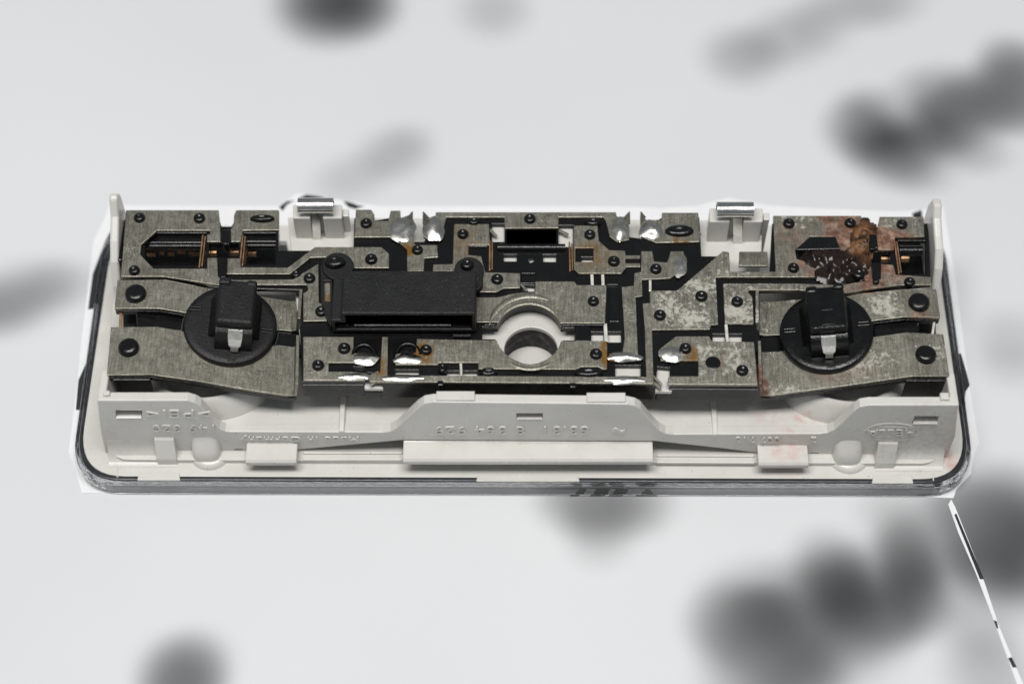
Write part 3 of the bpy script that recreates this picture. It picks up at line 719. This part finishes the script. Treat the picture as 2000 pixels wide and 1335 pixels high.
pl_e = plate([(1718, 423), (1804, 423), (1806, 462), (1748, 463), (1746, 488), (1715, 488), (1713, 465), (1712, 452)], CORR)
pl_q = plate([(1293, 415), (1364, 415), (1367, 472), (1282, 474), (1262, 466), (1252, 462), (1250, 420), (1265, 430), (1292, 428)])
pl_s = plate([(1444, 491), (1499, 491), (1500, 519), (1443, 519)], CORR, (), ZP + 1.2)
pl_i = plate([(930, 580), (972, 580), (1000, 573), (1020, 571), (1045, 571), (1045, 549), (1122, 549), (1127, 556), (1185, 556), (1182, 631), (1094, 631)] + ell(1034, 650, 64, 57, 18, -22, -158) + [(970, 629), (930, 629)])
pl_m = plate([(592, 657), (691, 657), (691, 689), (732, 690), (732, 708), (642, 708), (642, 725), (685, 725), (716, 728), (713, 742), (592, 742)])
pl_h = plate([(814, 661), (970, 664)] + [(976, 678), (988, 691), (1005, 702), (1022, 709), (1036, 711), (1052, 708), (1068, 701), (1082, 690), (1092, 676), (1096, 665)] + [(1186, 665), (1186, 720), (1178, 721), (1168, 716), (1135, 716), (1125, 721), (934, 720), (934, 708), (857, 708), (856, 712), (772, 712), (772, 690), (812, 688)])
pl_g = plate([(1320, 656), (1385, 656), (1391, 666), (1473, 667), (1480, 751), (1304, 750), (1305, 737), (1309, 734), (1364, 734), (1364, 704), (1290, 704), (1289, 680)], CORR)
# raised collar ring pressed into the centre plate
def press(pts, z, r, parent, mat=METAL):
    return tube('pressed_ridge', [P(x, y, z) for x, y in pts], r, mat, parent, 10, .32, True)
press(ell(1034, 650, 80, 72, 24, -168, -62), ZP - .02, .75, pl_i)
press(ell(1034, 650, 66, 58.5, 22, -156, -24), ZP - .1, .5, pl_i)
press(ell(1036, 664, 66, 56, 14, 135, 45), ZP - .05, .5, pl_h)
# steps where the ring plates fold down
for x0, x1, y in ((946, 968, 634), (1096, 1180, 635)):
    slab('fold', rect(x0, y - 3, x1, y), ZP - .1, 1.3, BLACK, pl_i, (), 0.1)
# sloping spring tongues with the bulb holders
def tongue(up, lo, zs, mat):
    left = up[0][0] < 1000
    xa = P(301 if left else 1775, 690, ZP).x; xb = P(582 if left else 1482, 700, 20.4).x
    def zf(x):
        k = (x - xa) / (xb - xa)
        return ZP - (ZP - 20.4) * max(0.0, min(1.05, k))
    def pt(px, py, snap=False):
        z = ZP
        for _ in range(12):
            p = P(px, py, z); z = zf(p.x)
        p = P(px, py, z)
        if snap: p.x = xa; p.z = ZP
        return p
    v = []
    for i, (a, b) in enumerate(zip(up, lo)): v += [pt(*a, i == 1), pt(*b, i == 1)]
    # the end turns up a little before the riser
    mu, ml, eu, el = v[-4], v[-3], v[-2], v[-1]
    v[-2:] = [mu + (eu - mu) * .74, ml + (el - ml) * .74, eu + Vector((0, 0, .75)), el + Vector((0, 0, .75))]
    # riser to the plate level
    ua, ub = v[-2].copy(), v[-1].copy()
    dx = .75 if up[0][0] < 1000 else -.75
    v += [Vector((ua.x + dx, ua.y, ZP - .1)), Vector((ub.x + dx, ub.y, ZP - .1))]
    n = len(v) // 2
    f = [(2 * i, 2 * i + 1, 2 * i + 3, 2 * i + 2) for i in range(n - 1)]
    t = link('spring_tongue', mesh('spring_tongue', v, f), mat, lamp, 0.12, 2, solid=TP, offset=0)
    # black rail under the tongue
    vv = [p - Vector((0, 0, .75)) for p in v[:-2]]
    dy = .3
    k = len(vv)
    low = [p - Vector((0, 0, 1.3)) for p in vv]
    vs = vv + low
    m = k // 2; ff = []
    for i in range(m - 1):
        a, b, c, d = 2 * i, 2 * i + 1, 2 * i + 3, 2 * i + 2
        ff += [(a, b, c, d), (k + a, k + b, k + c, k + d), (a, d, k + d, k + a), (b, c, k + c, k + b)]
    ff += [(0, 1, k + 1, k), (k - 2, k - 1, 2 * k - 1, 2 * k - 2)]
    link('tongue_rail', mesh('tongue_rail', vs, ff), BLACK, t, 0.15)
    return t
ZT = [ZP, ZP, 24.3, 21.6, 20.4]
t1 = tongue([(230, 548), (303, 548), (372, 558), (510, 580), (586, 592)], [(224, 604), (303, 604), (365, 613), (535, 645), (582, 649)], ZT, METAL)
t2 = tongue([(217, 640), (306, 639), (357, 648), (500, 672), (580, 681)], [(209, 734), (295, 733), (382, 745), (507, 766), (578, 776)], ZT, METAL)
t3 = tongue([(1828, 566), (1750, 567), (1655, 577), (1560, 586), (1480, 592)], [(1836, 622), (1750, 622), (1697, 629), (1530, 655), (1480, 657)], ZT, CORR)
t4 = tongue([(1842, 654), (1760, 651), (1700, 660), (1600, 678), (1484, 692)], [(1854, 736), (1790, 736), (1670, 752), (1560, 766), (1487, 776)], ZT, CORR)
# black blocks under and between the tongues
slab('tongue_block', rect(219, 738, 294, 742), 25.0, 9.5, BLACK, carrier, (), 0.25)
slab('tongue_block', rect(1770, 740, 1848, 744), 25.0, 9.5, BLACK, carrier, (), 0.25)
def bar_between(pts, zs, name='cross_bar', depth=4):
    v = [P(x, y, z) for (x, y), z in zip(pts, zs)]
    n = len(v); low = [p - Vector((0, 0, depth)) for p in v]
    f = [tuple(range(n)), tuple(range(n, 2 * n))] + [(i, (i + 1) % n, n + (i + 1) % n, n + i) for i in range(n)]
    return link(name, mesh(name, v + low, f), BLACK, carrier, 0.25)
bar_between([(267, 607), (362, 616), (357, 647), (267, 641)], [24.5, 23, 23, 24.5])
bar_between([(1697, 630), (1792, 623), (1794, 652), (1700, 660)], [23, 24.5, 24.5, 23])
bar_between([(535, 650), (590, 651), (586, 681), (535, 675)], [21.2, 21.2, 21.2, 21.2])
bar_between([(1476, 660), (1530, 655), (1530, 688), (1476, 690)], [21.2, 21.2, 21.2, 21.2])
slab('end_block', rect(240, 606, 265, 641), 19, 4, DARKHOLE, carrier, (), 0.2)
slab('end_block', rect(1796, 624, 1828, 652), 19, 4, DARKHOLE, carrier, (), 0.2)
def strap(name, pts, z, th, mat, parent):
    return slab(name, pts, z, th, mat, parent, (), 0.08)
strap('end_contact', [(233, 606), (239, 606), (238, 640), (232, 640)], 24.6, .6, BRONZE, t1)
strap('end_contact', [(1823, 624), (1828, 624), (1824, 652), (1819, 652)], 24.6, .6, LINK, t3)
# ---- fine pale links between plates
for x0, y0, x1, y1, w in ((1156, 534, 1157, 556, 6), (1177, 534, 1178, 556, 6), (1270, 543, 1270, 567, 5), (1182, 632, 1184, 665, 7), (1418, 633, 1421, 667, 6), (900, 709, 901, 733, 5)):
    strap('contact_link', [(x0 - w / 2, y0 - 1), (x0 + w / 2, y0 - 1), (x1 + w / 2, y1 + 1), (x1 - w / 2, y1 + 1)], ZP - .35, .5, LINK, pl_n)
# cut prongs left from trimming
for q in ([(717, 735), (738, 723), (741, 727), (720, 739)], [(722, 748), (738, 738), (741, 742), (724, 752)], [(1277, 731), (1294, 748), (1290, 751), (1276, 737)], [(1277, 742), (1293, 757), (1289, 760), (1276, 748)],
          [(1016, 549), (1032, 566), (1028, 569), (1016, 556)], [(957, 444), (972, 459), (968, 462), (956, 451)], [(1091, 445), (1111, 456), (1109, 460), (1091, 451)]):
    strap('cut_prong', q, ZP - .6, .5, METAL, pl_r)
# bronze contact blades
for x0, x1, y0, y1, m_ in ((394, 403, 458, 522, BRONZE), (472, 481, 458, 521, BRONZE), (956, 962, 470, 528, BRONZE), (1111, 1118, 472, 529, BRONZE), (1745, 1753, 468, 534, BRONZE)):
    a = P((x0 + x1) / 2, y0, ZP - .2); b = P((x0 + x1) / 2, y1, ZP - .2)
    host = pl_ab if x0 < 450 else pl_c2 if x0 < 500 else pl_l if x0 < 1000 else pl_n if x0 < 1200 else pl_e
    boxmm('contact_blade', (a.x - .42, b.y, ZP - 4.2), (a.x - .08, a.y, ZP - .15), m_, host, 0.08)
    boxmm('contact_blade', (a.x + .12, b.y + .4, ZP - 4.2), (a.x + .42, a.y - .3, ZP - .3), m_, host, 0.08)
# little bronze ledges in the slots
for x, y, w, z in ((295, 489, 18, 20), (316, 486, 10, 20.5), (334, 488, 14, 20), (354, 484, 16, 20.5), (380, 488, 22, 20), (415, 489, 16, 22), (458, 488, 20, 22), (492, 489, 16, 21),
                   (980, 494, 14, 24.4), (1020, 496, 18, 24.4), (1052, 495, 14, 24.4), (1094, 496, 16, 24.4), (1132, 494, 16, 24.6), (937, 494, 14, 24.6),
                   (1575, 500, 16, 22), (1612, 500, 14, 22), (1691, 500, 16, 23), (1728, 501, 14, 23), (1768, 500, 16, 22)):
    a = P(x, y, z)
    profile_x('bronze_ledge', [(a.y - .9, z - 1.1), (a.y - .55, z - .2), (a.y, z), (a.y + .7, z), (a.y + .7, z - .5), (a.y - .2, z - .6), (a.y - .6, z - 1.2)], a.x - w / 18, a.x + w / 18, BRONZE, carrier, 0.06)
# ---- solder
for x, y, rx, ry, h, host in ((786, 446, 24, 26, 1.1, pl_j), (846, 447, 20, 22, 1.5, pl_k), (714, 699, 24, 11, .9, pl_m), (797, 700, 26, 11, .9, pl_h), (690, 734, 28, 7, .7, pl_m), (786, 738, 44, 6.5, .7, pl_r),
                              (1218, 696, 27, 9, .9, pl_o), (1222, 742, 40, 6.5, .7, pl_r), (1314, 690, 24, 13, .9, pl_g), (1212, 446, 17, 22, 1.1, pl_k), (1272, 450, 20, 18, 1.3, pl_q), (1326, 515, 14, 22, .45, pl_o), (1327, 450, 36, 20, .35, pl_q)):
    blob('solder_joint', x, y, rx * 1.12, ry * 1.12, h * .58, ZP, SOLDER, host, 26, 0, .16)
for x, y, w, host in ((722, 713, 14, pl_m), (785, 716, 16, pl_h), (1240, 712, 12, pl_o), (1295, 712, 12, pl_g)):
    a, b = P(x - w, y, ZP - 1.2), P(x + w, y, ZP - 1.2)
    tube('lead_wire', [a, b], .42, SOLDER, host, 10)
# short standing wire in the solder gaps at the back
for x in (806, 827, 1229, 1251):
    a = P(x, 424, ZP); host = pl_j if x == 806 else pl_q if x == 1251 else pl_k
    sg = 1 if x in (806, 1229) else -1
    me = mesh('bent_ear', [a + Vector((0, -2, 0)), a + Vector((-sg * 1.1, 0, 0)), a + Vector((0, .4, 1.5)), a + Vector((0, -2, .5))], [(0, 1, 2, 3)])
    link('bent_ear', me, METAL, host, solid=.3)
# ================================================================ switch cover
ZS = 33.0
sw = [P(671, 527, ZS), P(930, 527, ZS), P(926, 613, ZS), P(671, 612, ZS)]
x0, x1 = sw[0].x, sw[1].x; yb = sw[0].y; yf = sw[3].y
xl = P(646, 630, 30).x
zb = ZP + .05
cover_pts_out = [(xl, zb), (x1, zb), (x1, ZS), (x0, ZS), (x0, ZS - 2.6), (xl, ZS - 2.6)]
t = 0.85
cover_pts_in = [(xl + t, zb + t), (x1 - t, zb + t), (x1 - t, ZS - t), (x0 + t, ZS - t), (x0 + t, ZS - 2.6 - t), (xl + t, ZS - 2.6 - t)]
def yz(pts, y): return [Vector((x, y, z)) for x, z in pts]
cover = loops_solid('switch_cover', [yz(cover_pts_out, yf), yz(cover_pts_in, yf)], (0, (yb - yf) * .985, 0), MATTE, lamp, 0.3, 3)
boxmm('cover_back', (xl + .2, yb - 1.1, zb + .2), (x1 - .2, yb - .1, ZS - 2.7), MATTE, cover, 0.2)
boxmm('cover_back', (x0 + .1, yb - 1.2, ZS - 3.2), (x1 - .2, yb - .12, ZS - .1), MATTE, cover, 0.2)
# lip pieces in the mouth
boxmm('mouth_ledge', (x0 + 2.0, yf + .6, zb + t - .2), (x1 - 5, yf + 4.5, zb + 1.5), BLACK, cover, 0.3)
boxmm('mouth_ledge', (x0 - 1.2, yf + .7, zb + t - .2), (x0 + 1.2, yf + 4, zb + 1.4), BLACK, cover, 0.2)
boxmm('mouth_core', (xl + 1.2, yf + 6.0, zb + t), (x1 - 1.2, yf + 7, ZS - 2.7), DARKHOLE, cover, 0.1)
slab('mouth_clip', rect(884, 651, 920, 656), ZP + .6, .6, MATTE, cover, (), 0.15)
# ears of the cover, with a rivet each
def ear(cx, cy, r, z):
    o = slab('cover_ear', ell(cx, cy, r, r * .86, 30) , z, 1.6, MATTE, cover, (), 0.25, 3)
    return o
ear(660, 519, 31, ZP + 1.6); ear(916, 526, 29, ZP + 1.6)
slab('cover_side', [(626, 518), (648, 516), (652, 620), (646, 640), (628, 600)], ZP + .9, .9, MATTE, cover, ([(633, 548), (645, 548), (645, 588), (633, 588)],), 0.15)
slab('cover_side', [(925, 520), (943, 530), (943, 556), (935, 566), (925, 566)], ZP + 1.5, 1.4, MATTE, cover, (), 0.3)
peg(654, 511, ZP + 1.6, peg_me, 1.2, 1.5, 1.1); peg(912, 516, ZP + 1.6, peg_me, 1.15)
slab('side_slot_metal', [(632, 546), (646, 546), (646, 590), (632, 590)], ZP - .05 + .06, .02 + .6, METAL, cover, (), 0.05)
# ================================================================ bulb holders
def holder(cx, cy, tilt, knob_dx, mat, sgn):
    zc = 25.0
    c = P(cx, cy, zc)
    R = 9.75
    me = lathe_mesh('bulb_holder', [(R - .1, -2.0), (R + .05, -1.9), (R + .05, -1.0), (R, -.25), (R - .25, 0), (R - 1.5, .02), (.05, .05)], 64)
    root = link('bulb_holder', me, mat, lamp)
    root.location = c * MM; root.rotation_euler = (0, math.radians(tilt), 0)
    def sub(o): o.parent = root; return o
    # flange washer below, notches
    # thumb block: two cheeks with a recessed top between, sloping front
    kx = knob_dx
    hw, hb, hf, hh = 3.95, 6.6, -4.3, 7.2
    sub(boxmm('thumb_block', (kx - hw, hf, -.3), (kx + hw, hb, hh), mat, None, .8, 4))
    sub(boxmm('thumb_cheek', (kx - hw - .02, hb - 1.6, hh - 2), (kx - hw + 2.5, hb + .25, hh + (.5 if sgn < 0 else .1)), mat, None, .6, 3))
    sub(boxmm('thumb_cheek', (kx + hw - 2.2, hb - 1.4, hh - 2), (kx + hw + .02, hb + .25, hh + (.1 if sgn < 0 else .6)), mat, None, .6, 3))
    if sgn > 0:
        for q in ((-1.4, .4, 1.4, .65), (-1.4, -3.2, 1.4, -2.95), (-1.4, -3.2, -1.15, .65), (1.15, -3.2, 1.4, .65)):
            sub(boxmm('top_mark', (kx + q[0], q[1], hh - .1), (kx + q[2], q[3], hh + .12), mat, None, .05))
    # sides flare down to the disc
    v = [(kx - hw - 1.6, hf + .8, -.2), (kx + hw + 1.4, hf + .8, -.2), (kx + hw + 1.4, hb - .5, -.2), (kx - hw - 1.6, hb - .5, -.2),
         (kx - hw + .1, hf + .7, 3.6), (kx + hw - .1, hf + .7, 3.6), (kx + hw - .1, hb - .6, 4.6), (kx - hw + .1, hb - .6, 4.6)]
    f = [(0, 3, 2, 1), (4, 5, 6, 7), (0, 1, 5, 4), (1, 2, 6, 5), (2, 3, 7, 6), (3, 0, 4, 7)]
    sub(link('block_skirt', mesh('block_skirt', v, f), mat, None, .3))
    # rounded nose in front of the block
    prof = [(hf + .6, -.2), (hf + .6, 5.2)] + [(hf - .15 - 1.9 * math.sin(t_ * math.pi / 2), 5.0 - 3.8 * (1 - math.cos(t_ * math.pi / 2))) for t_ in [i / 8 for i in range(9)]] + [(hf - 2.2, -.2)]
    nose = sub(profile_x('block_nose', prof, kx - hw + .1, kx + hw - .1, mat, None, .12))
    # bright contact strip bent over the nose
    up = [(hf - .45, 5.35), (hf - 1.0, 4.75), (hf - 1.7, 3.6), (hf - 2.35, 2.2), (hf - 2.6, 1.9), (hf - 2.75, .6)]
    ws = [1.5, 1.5, 1.45, 1.25, .8, .8]
    sx = kx + .35 * (1 if sgn < 0 else -.6)
    vs, fs = [], []
    for (y, z), w in zip(up, ws): vs += [(sx - w, y, z), (sx + w, y, z)]
    for i in range(len(up) - 1): fs.append((2 * i, 2 * i + 1, 2 * i + 3, 2 * i + 2))
    sub(link('contact_strip', mesh('contact_strip', vs, fs), SILVER, None, .05, 2, solid=.3, offset=0))
    # locking grooves on the disc
    for ang, rr in ((205 if sgn < 0 else 175, 8.1), (-8 if sgn < 0 else 15, 8.0)):
        pass
    for xx, yy in ((-7.6, 3.6 if sgn < 0 else 1.2), (7.8, -.6 if sgn < 0 else 1.4)):
        for k in (0, 1):
            sub(boxmm('disc_ridge', (xx - 1.3, yy - .75 * k - .22, -.3), (xx + 1.3, yy - .75 * k + .22, .32), mat, None, .15))
    sub(boxmm('key_mark', (kx - .9, -R + .5, -.3), (kx + .9, -R + 2.0, .16), mat, None, .1))
    return root
h1 = holder(450, 633, 8.5, 1.0, MATTE, -1)
h2 = holder(1614, 646, -8.5, 0.2, WETBLK, 1)
me = lathe_mesh('seal_ring', [(10.0, -3.2), (10.2, -3.1), (10.25, -2.3), (10.0, -2.1), (10.0, -3.2)], 64, 1.0, False)
o = link('seal_ring', me, METAL, h1); me2 = me.copy()
me2.materials.clear(); me2.materials.append(WETBLK)
o = link('seal_ring', me2, None, h2)
# ================================================================ burnt crust on the back right plate
def crust(px0, py0, px1, py1, blobs, hmax, z, name, seed):
    nx, ny = 70, 46
    v, f, idx = [], [], {}
    hs = {}
    for j in range(ny + 1):
        for i in range(nx + 1):
            px = px0 + (px1 - px0) * i / nx; py = py0 + (py1 - py0) * j / ny
            m = 0
            for (bx, by, rx, ry, a) in blobs:
                d = ((px - bx) / rx) ** 2 + ((py - by) / ry) ** 2
                m += a * max(0, 1 - d)
            nv = noise.fractal(Vector((px * .06 + seed, py * .07, seed)), .9, 2.0, 2)
            h = m * (0.75 + .55 * nv) - .16 + .10 * nv
            hs[(i, j)] = h
    for j in range(ny + 1):
        for i in range(nx + 1):
            px = px0 + (px1 - px0) * i / nx; py = py0 + (py1 - py0) * j / ny
            c = P(px, py, z); idx[(i, j)] = len(v)
            v.append((c.x, c.y, z - .25 + max(-.1, hs[(i, j)]) * hmax))
    for j in range(ny):
        for i in range(nx):
            q = [(i, j), (i + 1, j), (i + 1, j + 1), (i, j + 1)]
            if max(hs[k] for k in q) > 0: f.append(tuple(idx[k] for k in q))
    used = sorted({k for t_ in f for k in t_}); re = {k: n_ for n_, k in enumerate(used)}
    return link(name, mesh(name, [v[k] for k in used], [tuple(re[k] for k in t_) for t_ in f]), GOO, pl_r, smooth=True)
crust(1545, 420, 1720, 562, [(1625, 508, 55, 26, .9), (1660, 525, 50, 26, .9), (1680, 480, 30, 44, 1.0), (1630, 535, 44, 18, .8), (1600, 500, 40, 16, .6), (1690, 450, 26, 30, .7), (1590, 512, 34, 14, .5), (1668, 500, 30, 24, .6)], 1.4, ZP, 'burnt_crust', 3.3)
crust(1484, 700, 1512, 752, [(1492, 715, 7, 14, .8), (1497, 735, 9, 12, .7)], 1.0, 20.9, 'burnt_crust', 9.1)
